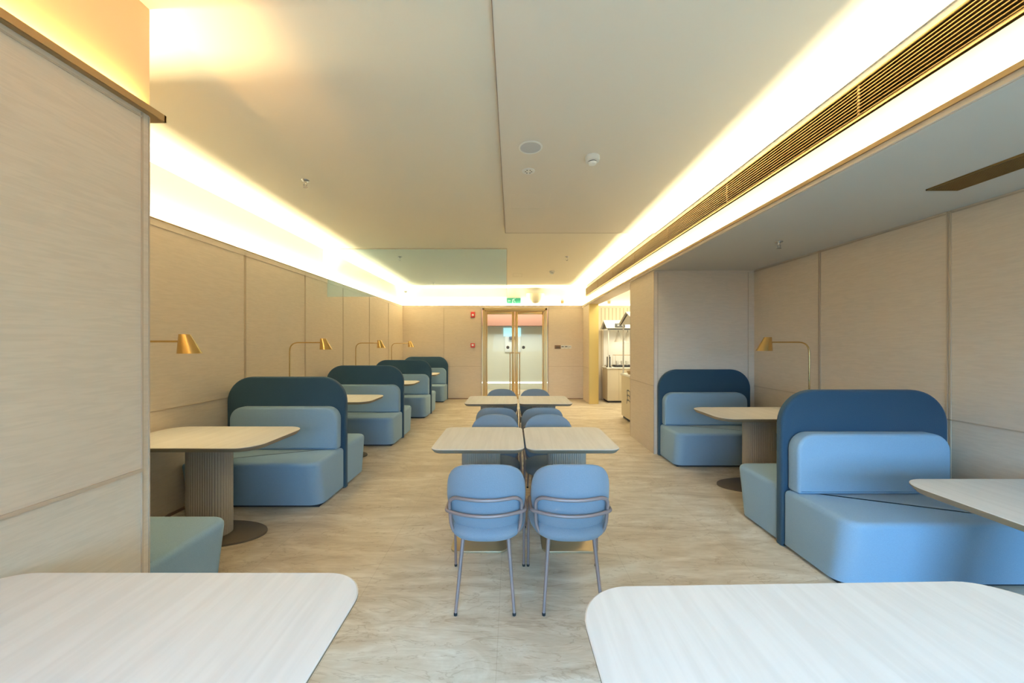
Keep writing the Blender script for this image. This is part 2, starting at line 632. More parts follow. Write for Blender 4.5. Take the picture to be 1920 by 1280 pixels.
# bulkhead: a hollow box above the openings, its ledge holding the strip light
b = nb()
add_box(b, XB, 2.12, YBACK, YE + 0.07, 2.430, 2.67)
add_box(b, XB, 2.12, YBACK, YE + 0.07, 2.885, ZC)
add_box(b, XB + 0.1, 2.12, YBACK, 9.18, 2.67, 2.885)
add_box(b, XB, 2.12, 9.18, YE + 0.07, 2.67, 2.885)
struct('wall_bulkhead', b, M['white_wall'])
struct('ceiling_ledge', bx(1.845, 2.12, YBACK, YE, 2.424, 2.430), M['panel'])
tr = struct('trim_4', bx(1.847, 1.858, YBACK, YE - 0.006, 2.430, 2.472), M['panel'])
struct('lip_edge', bx(1.838, 1.858, YBACK, YE - 0.01, 2.450, 2.474), M['gold_trim'], tr)
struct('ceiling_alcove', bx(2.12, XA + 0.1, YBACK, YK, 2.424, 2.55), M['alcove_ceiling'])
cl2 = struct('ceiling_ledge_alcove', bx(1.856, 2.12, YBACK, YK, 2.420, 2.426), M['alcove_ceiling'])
wr = struct('wall_alcove', bx(XA, XA + 0.12, YBACK, YK, 0, 2.424), M['panel'])
b = nb()
seams_y(b, XA, [3.716 - 1.1 * k for k in range(6)], 0, 2.420, -1, w=0.014)
add_box(b, XA - 0.006, XA, YBACK, YK, 0.895, 0.903)
add_box(b, XA - 0.005, XA, YBACK, YK, 2.402, 2.412)
struct('panel_trim', b, M['panel_trim'], wr)

# near pier on the left
PX, PY = -1.60, 1.576
wp = struct('wall_pier', bx(-3.12, PX, YBACK, PY, 0, 2.455), M['panel'])
b = nb()
add_box(b, PX, PX + 0.007, YBACK, PY - 0.03, 0.900, 0.914)
add_box(b, PX, PX + 0.006, PY - 0.036, PY - 0.030, 0, 2.45)
add_box(b, PX, PX + 0.004, PY - 0.004, PY, 0, 2.45)
add_box(b, PX, PX + 0.006, YBACK, PY - 0.03, 2.428, 2.434)
struct('panel_trim', b, M['panel_trim'], wp)
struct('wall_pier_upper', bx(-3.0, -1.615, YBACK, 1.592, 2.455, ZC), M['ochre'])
b = nb()
add_box(b, -1.63, -1.578, YBACK, 1.626, 2.455, 2.462)
add_box(b, -1.584, -1.574, YBACK, 1.626, 2.457, 2.487)
add_box(b, -2.88, -1.63, PY, 1.626, 2.455, 2.462)
add_box(b, -2.88, -1.574, 1.619, 1.628, 2.457, 2.487)
struct('trim_5', b, M['gold_trim'])

# smoke barrier glass hanging from the ceiling
sg = struct('glass_barrier', bx(-2.95, -0.083, 5.575, 5.587, 2.19, ZC), M['smoke_glass'])
sg['kind'] = 'thing'
tag(sg, 'large pale blue glass sheet hanging from the ceiling beside the left wall', 'glass panel')
b = nb()
add_box(b, -2.95, -0.08, 5.572, 5.590, ZC - 0.008, ZC)
add_box(b, -0.083, -0.079, 5.574, 5.588, 2.19, ZC - 0.008)
obj('edge_frame', b, M['panel_trim'], sg, smooth=False)

# rear wall and window behind the camera
WX0, WX1, WZ0, WZ1 = -1.25, 3.0, 0.15, 2.2
b = nb()
add_box(b, -1.6, WX0, YBACK - 0.12, YBACK, 0, ZC)
add_box(b, WX1, XA + 0.1, YBACK - 0.12, YBACK, 0, ZC)
add_box(b, WX0, WX1, YBACK - 0.12, YBACK, 0, WZ0)
add_box(b, WX0, WX1, YBACK - 0.12, YBACK, WZ1, ZC)
struct('wall_rear', b, M['white_wall'])
b = nb()
for i in range(5):
    x = WX0 + (WX1 - WX0) * i / 4
    add_box(b, x - 0.025, x + 0.025, YBACK - 0.1, YBACK - 0.03, WZ0, WZ1)
add_box(b, WX0, WX1, YBACK - 0.1, YBACK - 0.03, WZ0, WZ0 + 0.05)
add_box(b, WX0, WX1, YBACK - 0.1, YBACK - 0.03, WZ1 - 0.05, WZ1)
w1 = struct('window_1', b, M['gold_trim'])
struct('window_pane', bx(WX0, WX1, YBACK - 0.07, YBACK - 0.06, WZ0, WZ1), M['window_glass'], w1)

# buffet room shell
struct('wall_buffet_end', bx(2.09, 6.0, YE, YE + 0.12, 0, 2.405), M['slat_wall'])
tb = struct('trim_6', bx(2.09, 6.0, YE - 0.006, YE + 0.015, 2.405, ZL), M['panel'])
struct('wall_buffet_right', bx(5.0, 5.12, 4.8, YE, 0, ZC), M['white_wall'])
struct('wall_buffet_near', bx(XA + 0.12, 5.12, 5.5, 5.66, 0, ZC), M['white_wall'])
struct('wall_block_upper', bx(2.12, 5.0, 5.5, 5.66, 2.424, ZC), M['white_wall'])
bp = struct('wall_buffet_panel', bx(2.42, 4.6, YE - 0.012, YE, 0.9, 1.86), M['tile_white'])

# corridor behind the glass door
YC = 11.4
struct('wall_corridor_end', bx(-2.2, 2.4, YC, YC + 0.1, 0, 2.02), M['corridor'])
struct('wall_corridor_band', bx(-2.2, 2.4, YC - 0.35, YC + 0.1, 2.02, 2.8), M['pink'])
struct('wall_corridor_left', bx(-2.3, -2.2, YE + 0.3, YC + 0.1, 0, 2.8), M['corridor'])
struct('wall_corridor_right', bx(2.4, 2.5, YE + 0.3, YC + 0.1, 0, 2.8), M['corridor'])
struct('ceiling_corridor', bx(-2.3, 2.5, YE + 0.3, YC + 0.1, 2.8, 2.9), M['pink'])
struct('baseboard_corridor', bx(-2.2, 2.4, YC - 0.012, YC, 0.21, 0.24), M['led'])  # added glowing strip imitates a reflection of the cove light

# glass double door in gold frame
DY = YE - 0.02
b = nb()
fz = 2.40
for s, x in ((1, -0.775), (-1, 0.925)):
    xa, xb = sorted((x, x + s * 0.055))
    add_box(b, xa, xb, YE - 0.03, YE + 0.10, 0, fz, 0.004)
    xa, xb = sorted((x + s * 0.055, x + s * 0.085))
    add_box(b, xa, xb, YE - 0.012, YE + 0.08, 0, fz - 0.055, 0.003)
add_box(b, -0.775, 0.925, YE - 0.03, YE + 0.10, fz - 0.055, fz, 0.004)
add_box(b, -0.72, 0.87, YE - 0.012, YE + 0.08, fz - 0.085, fz - 0.055, 0.003)
d1 = struct('door_1', b, M['door_gold'])
d1['label'] = 'gold framed glass double door in the far end wall'
def leaf(x0, x1, hinge):
    b = nb()
    z0, z1 = 0.008, fz - 0.088
    yy0, yy1 = YE + 0.015, YE + 0.055
    sl, sr = (0.035, 0.075) if hinge < 0 else (0.075, 0.035)
    add_box(b, x0, x0 + sl, yy0, yy1, z0, z1, 0.004)
    add_box(b, x1 - sr, x1, yy0, yy1, z0, z1, 0.004)
    add_box(b, x0 + sl, x1 - sr, yy0, yy1, z1 - 0.075, z1, 0.004)
    add_box(b, x0 + sl, x1 - sr, yy0, yy1, z0, z0 + 0.07, 0.004)
    l = obj('door_leaf', b, M['door_gold'], d1)
    obj('pane', bx(x0 + sl, x1 - sr, YE + 0.030, YE + 0.040, z0 + 0.07, z1 - 0.075), M['door_glass'], l, smooth=False)
    xh = x1 - 0.035 if hinge < 0 else x0 + 0.035
    dx = -0.085 if hinge < 0 else 0.085
    h = nb()
    pts = [(xh, YE + 0.02, 1.22), (xh, YE - 0.05, 1.22), (xh + dx, YE - 0.05, 1.22), (xh + dx, YE - 0.05, 0.12), (xh, YE - 0.05, 0.12), (xh, YE + 0.02, 0.12)]
    add_tube(h, fillet(pts, 0.012, 3), 0.012, seg=8)
    obj('pull_handle', h, M['gold_trim'], l)
    k = nb()
    add_lathe(k, [(0, 0), (0.042, 0), (0.042, 0.012), (0, 0.012)], seg=16)
    o = obj('glass_stud', k, M['kiosk_grey'], l)
    o.rotation_euler = (PI / 2, 0, 0)
    o.location = (xh + (-0.145 if hinge < 0 else 0.19), YE + 0.030, 1.365)
    return l
leaf(-0.685, 0.070, -1)
leaf(0.080, 0.835, 1)

# ------------------------------------------------------------------ tables
def edged_top(x0, x1, y0, y1, r, z=0.75, t=0.032):
    """veneer face (slot 0) on a darker edge that slopes in underneath (slot 1)"""
    bm = nb()
    out = rounded_rect(x0, x1, y0, y1, r, 10)
    cx, cy = (x0 + x1) / 2, (y0 + y1) / 2
    def ring(inset, zz):
        sx = ((x1 - x0) / 2 - inset) / ((x1 - x0) / 2)
        sy = ((y1 - y0) / 2 - inset) / ((y1 - y0) / 2)
        return [bm.verts.new((cx + (x - cx) * sx, cy + (y - cy) * sy, zz)) for x, y in out]
    rs = [ring(0.003, z), ring(0.0, z - 0.002), ring(0.0, z - 0.008), ring(0.016, z - t)]
    n = len(out)
    f = bm.faces.new(rs[0])
    f.material_index = 0
    for j in range(3):
        for i in range(n):
            q = bm.faces.new((rs[j][i], rs[j][(i + 1) % n], rs[j + 1][(i + 1) % n], rs[j + 1][i]))
            q.material_index = 0 if j == 0 else 1
    f = bm.faces.new(list(reversed(rs[3])))
    f.material_index = 1
    return bm

def fluted_column(hx, hy, z0, z1, flutes=46, depth=0.0045):
    """stadium-plan pedestal with vertical reeding"""
    bm = nb()
    per = flutes * 6
    base = rounded_rect(-hx, hx, -hy, hy, min(hx, hy) * 0.98, 24)
    L = [0]
    for i in range(len(base)):
        a, b_ = base[i], base[(i + 1) % len(base)]
        L.append(L[-1] + math.hypot(b_[0] - a[0], b_[1] - a[1]))
    tot = L[-1]
    pts = []
    j = 0
    for k in range(per):
        d = tot * k / per
        while L[j + 1] < d:
            j += 1
        a, b_ = base[j], base[(j + 1) % len(base)]
        u = (d - L[j]) / max(1e-9, L[j + 1] - L[j])
        x, y = a[0] + (b_[0] - a[0]) * u, a[1] + (b_[1] - a[1]) * u
        nx, ny = b_[1] - a[1], -(b_[0] - a[0])
        nl = math.hypot(nx, ny) or 1
        o = depth * (abs(math.sin(PI * flutes * k / per)) - 0.6)
        pts.append((x + nx / nl * o, y + ny / nl * o))
    a = [bm.verts.new((x, y, z0)) for x, y in pts]
    b2 = [bm.verts.new((x, y, z1)) for x, y in pts]
    for i in range(per):
        bm.faces.new((a[i], a[(i + 1) % per], b2[(i + 1) % per], b2[i]))
    bm.faces.new(list(reversed(a)))
    bm.faces.new(b2)
    return bm

def ellipse(a, b_, n=56):
    return [(a * math.cos(2 * PI * i / n), b_ * math.sin(2 * PI * i / n)) for i in range(n)]

def make_booth_table(loc, L, label, group, rz=0.0, W=0.64, r=0.14):
    t = thing('booth_table', label, 'table', loc, rz, group)
    obj('tabletop', edged_top(-L / 2, L / 2, -W / 2, W / 2, r), [M['top'], M['top_edge']], t, angle=25)
    obj('pedestal', fluted_column(0.155, 0.085, 0.014, 0.72), M['column'], t, angle=60)
    obj('base_plate', prism(ellipse(0.42, 0.20), 'z', 0.0, 0.014, 0, 0.004, 2), M['base_brown'], t)
    return t

GB = 'tables between the booth seats'
bt0 = make_booth_table((-2.305, 2.725, 0), 1.12, 'pale wood booth table with fluted leg, nearest one against the left wall', GB)
for k, lab in ((1, 'pale wood booth table behind the nearest navy booth panel on the left'),
               (2, 'pale wood booth table behind the second navy panel along the left wall'),
               (3, 'pale wood booth table in front of the last navy booth at the end wall')):
    dup(bt0, (-2.305, 2.725 + 1.92 * k, 0), 0, lab)
dup(bt0, (2.53, 3.66, 0), PI, 'pale wood booth table between the two bright blue booths on the right')
dup(bt0, (2.54, 1.54, 0), 0, 'pale wood booth table cut by the right edge, in front of the large blue booth')

fg = make_booth_table((-1.005, 0.765, 0), 1.155, 'whitish wood table in the lower left corner with a rounded corner', 'foreground tables', 0, 0.665, 0.13)
fg.name = 'dining_table'
fg2 = make_booth_table((0.825, 0.715, 0), 1.275, 'whitish wood table in the lower right corner with two rounded far corners', 'foreground tables', 0.022, 0.665, 0.15)
fg2.name = 'dining_table'

def make_cafe_table(loc, label):
    t = thing('cafe_table', label, 'table', loc, 0, 'small tables in the middle row')
    obj('tabletop', edged_top(-0.316, 0.316, -0.325, 0.325, 0.065, 0.75, 0.030), [M['top'], M['top_edge']], t, angle=25)
    obj('pedestal', fluted_column(0.143, 0.075, 0.014, 0.722), M['column'], t, angle=60)
    obj('base_plate', prism(rounded_rect(-0.2, 0.2, -0.215, 0.215, 0.06), 'z', 0.0, 0.014, 0, 0.004, 2), M['base'], t)
    return t
ct = make_cafe_table((-0.232, 2.695, 0), 'pale square cafe table, left one of the nearer pair in the aisle')
dup(ct, (0.412, 2.695, 0), 0, 'pale square cafe table, right one of the nearer pair in the aisle')
dup(ct, (-0.250, 4.512, 0), 0, 'pale square cafe table, left one of the farther pair towards the door')
dup(ct, (0.402, 4.512, 0), 0, 'pale square cafe table, right one of the farther pair towards the door')

# ------------------------------------------------------------------ chairs
def back_xform(U, V, W):
    """bend the back slab round the sitter and lean it; V in -0.21..0.21 -> z"""
    R = 0.30
    a = U / R
    rr = R + W                                   # W>0 is the outside
    x = rr * math.sin(a)
    y = -rr * math.cos(a) + R
    z = 0.60 + V
    lean = -0.165 - 0.15 * (V + 0.21) + 0.06 * max(0, (-V - 0.08)) ** 1 * 5 * 0.5
    return Vector((x, y + lean + 0.0, z))

def make_chair(loc, rz, label):
    t = thing('dining_chair', label, 'chair', loc, rz, 'blue chairs in the middle row')
    s = cushion(0.455, 0.45, 0.115, 3.0, dome=0.12, rim=5)
    for v in s.verts:
        u, w, h = v.co
        v.co = Vector((u * (1.0 - 0.10 * (w < 0) * min(1, -w / 0.2)), w + 0.015, 0.425 + h + 0.012 * (w / 0.2)))
    obj('seat', s, M['chair_blue'], t, angle=80)
    s = cushion(0.492, 0.425, 0.055, 2.6, top_exp=2.8, dome=0.25, rim=5)
    for v in s.verts:
        u, w, h = v.co
        u = u * (1 - 0.10 * max(0.0, -w / 0.21))
        v.co = back_xform(u, w, h)
    obj('backrest', s, M['chair_blue'], t, angle=80)
    R = 0.0098
    # frame hugging the back: upper bar, uprights and the feet of the uprights
    def on_back(u, z, off=0.040):
        return back_xform(u, z - 0.60, off)
    f = nb()
    pts = []
    n = 12
    left = [Vector((-0.125, -0.145, 0.392)), on_back(-0.165, 0.405), on_back(-0.182, 0.46), on_back(-0.186, 0.60)]
    bar = [on_back(-0.175 + 0.35 * i / n, 0.624) for i in range(n + 1)]
    right = [Vector((-p.x, p.y, p.z)) for p in reversed(left)]
    pts = fillet(left + bar[1:-1] + right, 0.025, 3)
    add_tube(f, pts, R, seg=8)
    obj('back_frame', f, M['tube'], t, angle=80)
    # lower bar, wrapping round to the front legs
    f = nb()
    bar = [on_back(-0.205 + 0.41 * i / 14, 0.536, 0.046) for i in range(15)]
    e0 = [Vector((-0.218, 0.06, 0.515)), Vector((-0.222, -0.03, 0.53))]
    e1 = [Vector((-p.x, p.y, p.z)) for p in reversed(e0)]
    add_tube(f, fillet(e0 + bar + e1, 0.02, 2), R, seg=8)
    obj('wrap_rail', f, M['tube'], t, angle=80)
    for sx in (-1, 1):
        l = nb()
        add_tube(l, [(sx * 0.124, -0.150, 0.395), (sx * 0.157, -0.213, 0.012)], 0.0115, 0.0085, seg=10)
        lg = obj('leg', l, M['tube'], t, angle=80)
        k = nb()
        add_lathe(k, [(0.0085, 0), (0.0095, 0.002), (0.0095, 0.014), (0.008, 0.016)], (sx * 0.157, -0.213, 0), 10)
        obj('foot_cap', k, M['rubber'], lg)
        l = nb()
        add_tube(l, fillet([(sx * 0.218, 0.06, 0.515), (sx * 0.2205, 0.15, 0.478), (sx * 0.222, 0.212, 0.012)], 0.05, 5), 0.0095, 0.0085, seg=10)
        lg = obj('leg', l, M['tube'], t, angle=80)
        k = nb()
        add_lathe(k, [(0.0085, 0), (0.0095, 0.002), (0.0095, 0.014), (0.008, 0.016)], (sx * 0.222, 0.212, 0), 10)
        obj('foot_cap', k, M['rubber'], lg)
    return t
ch = make_chair((-0.145, 2.125, 0), 0, 'blue chair seen from behind, left one of the two nearest the camera')
dup(ch, (0.327, 2.125, 0), 0, 'blue chair seen from behind, right one of the two nearest the camera')
dup(ch, (-0.149, 3.035, 0), PI, 'blue chair facing the camera behind the nearer tables, left of the pair')
dup(ch, (0.322, 3.035, 0), PI, 'blue chair facing the camera behind the nearer tables, right of the pair')
dup(ch, (-0.158, 3.82, 0), 0, 'blue chair seen from behind at the farther tables, left of the pair')
dup(ch, (0.314, 3.82, 0), 0, 'blue chair seen from behind at the farther tables, right of the pair')
dup(ch, (-0.146, 4.87, 0), PI, 'blue chair beyond the farther tables, left of the pair before the door')
dup(ch, (0.325, 4.87, 0), PI, 'blue chair beyond the farther tables, right of the pair before the door')

# ------------------------------------------------------------------ booths
def seat_bm(w, y_in, y_out, z0, z1, lean):
    """bench block: x from 0 (aisle end) to w (wall); y_in at the panel, y_out the open front; rounded aisle-front corner"""
    s = 1 if y_out > y_in else -1
    d = abs(y_out - y_in)
    out = rounded_rect(0, w, 0, d, [0.02, 0.01, 0.02, 0.10], 8)
    bm = prism(out, 'z', z0, z1, 0, 0.035, 4)
    for v in bm.verts:
        k = (v.co.z - z0) / (z1 - z0)
        v.co.y = v.co.y * (1 - lean / d * (1 - k) * 1.0)
        v.co.y = y_in + s * v.co.y
    return bm

def cushion_block(x0, x1, y0, y1, z0, z1, r):
    out = rounded_rect(x0, x1, z0, z1, [0.02, 0.02, r, r], 8)
    return prism(out, 'y', min(y0, y1), max(y0, y1), 0.022, 0.022, 4)

def make_booth(loc, side, front, rear, label, group, cushions=True):
    """origin on the floor at the aisle end of the panel, front face at y=0; side=+1 wall to +x, -1 wall to -x"""
    t = thing('booth_sofa', label, 'sofa', loc, 0, group)
    W, H, T = 1.195, 1.12, 0.065
    def mirror(bm):
        if side < 0:
            for v in bm.verts:
                v.co.x = -v.co.x
        return bm
    p = prism(rounded_rect(0, W, 0.0, H, [0.005, 0.005, 0.25, 0.25], 14), 'y', 0.0, T, 0.018, 0.018, 4)
    obj('divider_panel', mirror(p), M['navy'], t, angle=60, label='navy blue divider panel with rounded top corners')
    for on, yi, s in ((front, 0.0, -1), (rear, T, 1)):
        if not on:
            continue
        st = seat_bm(1.178, yi, yi + s * 0.51, 0.022, 0.415, 0.075)
        for v in st.verts:
            v.co.x += 0.012
        obj('seat', mirror(st), M['light_blue'], t, angle=60)
        if cushions:
            cb = cushion_block(0.035 if s < 0 else 0.095, 1.09 if s < 0 else 1.15, yi, yi + s * 0.105, 0.415, 0.83, 0.12)
            obj('back_cushion', mirror(cb), M['light_blue'], t, angle=60)
        ya, yb = sorted((yi + s * 0.004, yi + s * 0.415))
        obj('plinth', mirror(bx(0.04, 1.18, ya, yb, 0, 0.022)), M['plinth'], t, smooth=False)
    return t
GL = 'booths along the left wall'
make_booth((-1.680, 1.598, 0), -1, False, True, 'blue bench end showing just past the near left wall', GL, False)
b1 = make_booth((-1.680, 3.60, 0), -1, True, True, 'grey-blue booth with dark navy rounded panel, largest on the left', GL)
dup(b1, (-1.680, 5.52, 0), 0, 'grey-blue booth with navy panel, second behind the largest on the left')
dup(b1, (-1.680, 7.44, 0), 0, 'grey-blue booth with navy panel, third along the left wall')
make_booth((-1.680, 9.355, 0), -1, True, False, 'grey-blue booth seat backed against the far end wall', GL)
GR = 'booths in the right alcove'
make_booth((1.935, 2.56, 0), 1, True, True, 'large bright blue booth with blue rounded panel at the right edge', GR)
make_booth((1.910, 4.645, 0), 1, True, False, 'bright blue booth against the wooden end wall of the right alcove', GR)

# ------------------------------------------------------------------ brass table lamps
def make_lamp(loc, side, label):
    """side=+1: arm points to +x"""
    t = thing('table_lamp', label, 'lamp', loc, 0, 'brass lamps over the booth tables')
    k = nb()
    add_lathe(k, [(0, 0), (0.055, 0), (0.055, 0.012), (0.05, 0.016), (0.012, 0.02), (0, 0.02)], seg=28)
    obj('base', k, M['brass'], t)
    k = nb()
    H = 0.72
    add_tube(k, fillet([(0, 0, 0.015), (0, 0, H), (side * 0.40, 0, H)], 0.115, 10), 0.0075, seg=10)
    obj('arm', k, M['brass'], t, angle=80)
    k = nb()
    n = 36
    xa = 0.39
    rings = []
    for (ro, z, cx) in ((0.034, H + 0.052, 0.034), (0.073, H - 0.088, 0.073), (0.071, H - 0.088, 0.073), (0.032, H + 0.049, 0.034)):
        rings.append([k.verts.new((side * (xa + cx + ro * math.cos(2 * PI * i / n)), ro * math.sin(2 * PI * i / n), z)) for i in range(n)])
    for j in range(3):
        for i in range(n):
            k.faces.new((rings[j][i], rings[j][(i + 1) % n], rings[j + 1][(i + 1) % n], rings[j + 1][i]))
    k.faces.new(rings[0])
    k.faces.new(rings[3])
    obj('shade', k, M['brass'], t, angle=40)
    k = nb()
    add_lathe(k, [(0, -0.028), (0.018, -0.022), (0.026, 0), (0.018, 0.022), (0, 0.028)], (side * (xa + 0.05), 0, H - 0.03), 16)
    obj('bulb', k, M['bulb'], t)
    d = bpy.data.lights.new('lamp_glow', 'SPOT')
    d.energy = 5.0
    d.color = (1.0, 0.80, 0.45)
    d.spot_size = 1.9
    d.spot_blend = 0.6
    d.shadow_soft_size = 0.03
    o = bpy.data.objects.new('lamp_glow', d)
    o.location = (side * (xa + 0.073), 0, H - 0.075)
    COL.objects.link(o)
    o.parent = t
    return t
lp = make_lamp((-2.825, 2.62, 0.75), 1, 'brass lamp arm and shade reaching out from behind the near left wall')
dup(lp, (-2.825, 4.54, 0.75), 0, 'brass lamp standing behind the largest booth on the left')
dup(lp, (-2.825, 6.46, 0.75), 0, 'brass lamp standing behind the second booth on the left')
dup(lp, (-2.825, 8.38, 0.75), 0, 'brass lamp farthest away, beside the last left booth')
make_lamp((3.045, 3.66, 0.75), -1, 'brass lamp in the right alcove with its shade pointing left')

# ------------------------------------------------------------------ linear grilles
def make_vent():
    t = thing('linear_vent', 'long gold slatted air vent running high along the right bulkhead', 'vent', (XB, 3.3, 2.69))
    y0, y1 = YBACK + 0.02 - 3.3, 9.16 - 3.3
    b = nb()
    add_box(b, -0.012, 0.02, y0, y1, -0.006, 0.0)
    add_box(b, -0.012, 0.02, y0, y1, 0.18, 0.186)
    add_box(b, -0.012, 0.02, y1 - 0.012, y1, 0, 0.18)
    obj('frame', b, M['slat'], t, smooth=False)
    for i in range(9):
        z = 0.010 + 0.019 * i
        s = nb()
        add_box(s, -0.004, 0.034, y0, y1 - 0.012, z, z + 0.0055)
        obj('slat', s, M['slat'], t, smooth=False)
    y = y1 - 1.2
    while y > y0:
        obj('mullion', bx(0.0, 0.03, y - 0.007, y + 0.007, 0, 0.18), M['slat'], t, smooth=False)
        y -= 1.2
    obj('duct', bx(0.05, 0.098, y0, y1, -0.015, 0.19), M['dark'], t, smooth=False)
make_vent()
t = thing('ceiling_vent', 'narrow gold grille set in the alcove ceiling at the right edge', 'vent', (2.705, 1.2, 2.424))
b = nb()
add_box(b, -0.10, -0.092, -1.05, 1.05, -0.010, 0.0)
add_box(b, 0.092, 0.10, -1.05, 1.05, -0.010, 0.0)
add_box(b, -0.10, 0.10, 1.042, 1.05, -0.010, 0.0)
add_box(b, -0.10, 0.10, -1.05, -1.042, -0.010, 0.0)
obj('frame', b, M['slat'], t, smooth=False)
b = nb()
for i in range(13):
    x = -0.088 + 0.0145 * i
    add_box(b, x, x + 0.006, -1.042, 1.042, -0.008, -0.002)
for i in range(140):
    y = -1.04 + 0.015 * i
    if y < 1.03:
        add_box(b, -0.09, 0.09, y, y + 0.005, -0.006, -0.003)
obj('grille', b, M['slat'], t, smooth=False)
obj('backing', bx(-0.095, 0.095, -1.045, 1.045, -0.0015, -0.0005), M['dark'], t, smooth=False)

# ------------------------------------------------------------------ ceiling fittings
ZP = ZC - 0.022
t = thing('ceiling_speaker', 'round grey ceiling speaker with white rim', 'speaker', (0.139, 2.667, ZP))
k = nb()
add_lathe(k, [(0.076, 0), (0.090, 0), (0.090, -0.003), (0.086, -0.006), (0.078, -0.006), (0.076, -0.003)], seg=36)
obj('rim', k, M['white_plastic'], t)
k = nb()
add_lathe(k, [(0, -0.001), (0.0765, -0.001), (0.0765, -0.0035), (0, -0.0045)], seg=36)
obj('mesh_cover', k, M['mesh_grey'], t)
t = thing('downlight', 'small round recessed downlight behind the ceiling speaker', 'ceiling light', (0.140, 3.03, ZP))
k = nb()
add_lathe(k, [(0.036, 0), (0.054, 0), (0.054, -0.004), (0.048, -0.007), (0.038, -0.006)], seg=28)
obj('rim', k, M['white_plastic'], t)
k = nb()
add_lathe(k, [(0.037, -0.001), (0.036, -0.005), (0.022, -0.002), (0.02, -0.004), (0, -0.004)], seg=20)
obj('reflector', k, M['chrome'], t)
k = nb()
for i in range(6):
    a = i * PI / 3
    add_lathe(k, [(0, -0.003), (0.007, -0.004), (0.005, -0.008), (0, -0.009)], (0.026 * math.cos(a), 0.026 * math.sin(a), 0), 8)
obj('lens', k, M['black'], t)
def detector(loc, label, r=0.056):
    t = thing('smoke_detector', label, 'smoke detector', loc, 0, 'smoke detectors')
    k = nb()
    add_lathe(k, [(0, 0), (r, 0), (r, -0.022), (r * 0.94, -0.036), (r * 0.62, -0.040), (0, -0.040)], seg=28)
    obj('body', k, M['white_plastic'], t)
    k = nb()
    add_lathe(k, [(0, -0.040), (r * 0.58, -0.040), (r * 0.58, -0.046), (0, -0.046)], seg=24)
    obj('vent_ring', k, M['black'], t)
    k = nb()
    add_lathe(k, [(0, -0.046), (r * 0.62, -0.046), (r * 0.5, -0.060), (r * 0.3, -0.064), (0, -0.065)], seg=24)
    obj('cap', k, M['white_plastic'], t)
detector((0.63, 2.80, ZP), 'white smoke detector on the ceiling right of the speaker')
detector((0.816, 7.29, ZC), 'small white smoke detector on the far ceiling towards the right cove', 0.05)
b = nb()
for (x0, x1, y0, y1) in ((-0.02, 0.38, 3.50, 3.503), (-0.02, 0.38, 3.85, 3.853), (-0.02, -0.017, 3.5, 3.853), (0.377, 0.38, 3.5, 3.853)):
    add_box(b, x0, x1, y0, y1, ZP - 0.001, ZP)
struct('trim_7', b, M['ceiling'])
b = nb()
for (x0, x1, y0, y1) in ((0.02, 0.22, 7.55, 7.556), (0.02, 0.22, 7.9, 7.906), (0.02, 0.026, 7.55, 7.9), (0.214, 0.22, 7.55, 7.9)):
    add_box(b, x0, x1, y0, y1, ZC - 0.002, ZC)
struct('trim_8', b, M['kiosk_wood'])

def make_sprinkler(loc, label):
    t = thing('sprinkler', label, 'sprinkler', loc, 0, 'ceiling sprinklers')
    k = nb()
    add_lathe(k, [(0, 0), (0.034, 0), (0.030, -0.006), (0.012, -0.010), (0.010, -0.03), (0, -0.03)], seg=18)
    obj('escutcheon', k, M['chrome'], t)
    k = nb()
    for s in (-1, 1):
        add_tube(k, [(s * 0.008, 0, -0.028), (s * 0.016, 0, -0.042), (s * 0.004, 0, -0.062)], 0.003, seg=6)
    obj('yoke', k, M['chrome'], t)
    k = nb()
    add_lathe(k, [(0, -0.062), (0.02, -0.062), (0.02, -0.065), (0, -0.065)], seg=14)
    obj('deflector', k, M['chrome'], t)
    return t
sp = make_sprinkler((-1.88, 3.25, ZC), 'small metal sprinkler on the ceiling left of centre, before the glass sheet')
dup(sp, (-1.91, 6.09, ZC), 0, 'small metal sprinkler seen through the blue glass sheet, nearer one')
dup(sp, (-1.91, 8.68, ZC), 0, 'small metal sprinkler seen through the blue glass sheet, near the end wall')
dup(sp, (0.936, 6.09, ZC), 0, 'small metal sprinkler on the far ceiling beside the right cove light')
dup(sp, (2.54, 3.40, 2.424), 0, 'small metal sprinkler on the alcove ceiling at the right')

# ------------------------------------------------------------------ end wall fittings
YU = YE + 0.07
t = thing('exit_sign', 'green lit emergency exit sign with running figure above the glass door', 'exit sign', (0.045, YU, 2.60))
obj('housing', bx(-0.185, 0.185, -0.03, 0.0, -0.075, 0.075, 0.004), M['green_lit'], t)
k = nb()
def flat(pts):
    t_ = [(x, z) for x, z in pts]
    prism(t_, 'y', -0.034, -0.030, bm=k)
flat([(-0.045, -0.06), (-0.005, -0.06), (-0.005, -0.05), (-0.02, 0.0), (0.01, 0.015), (0.03, 0.05), (-0.005, 0.055), (-0.04, 0.03)])
flat([(0.0, -0.01), (0.03, -0.03), (0.025, -0.06), (0.040, -0.06), (0.046, -0.02), (0.015, 0.01)])
flat([(0.030, 0.055 + 0.0), (0.045, 0.05), (0.052, 0.062), (0.042, 0.071), (0.030, 0.066)])
obj('running_figure', k, M['white_lit'], t, smooth=False)
k = nb()
prism([(-0.16, 0.0), (-0.125, 0.035), (-0.125, 0.014), (-0.08, 0.014), (-0.08, -0.014), (-0.125, -0.014), (-0.125, -0.035)], 'y', -0.034, -0.030, bm=k)
obj('arrow', k, M['white_lit'], t, smooth=False)

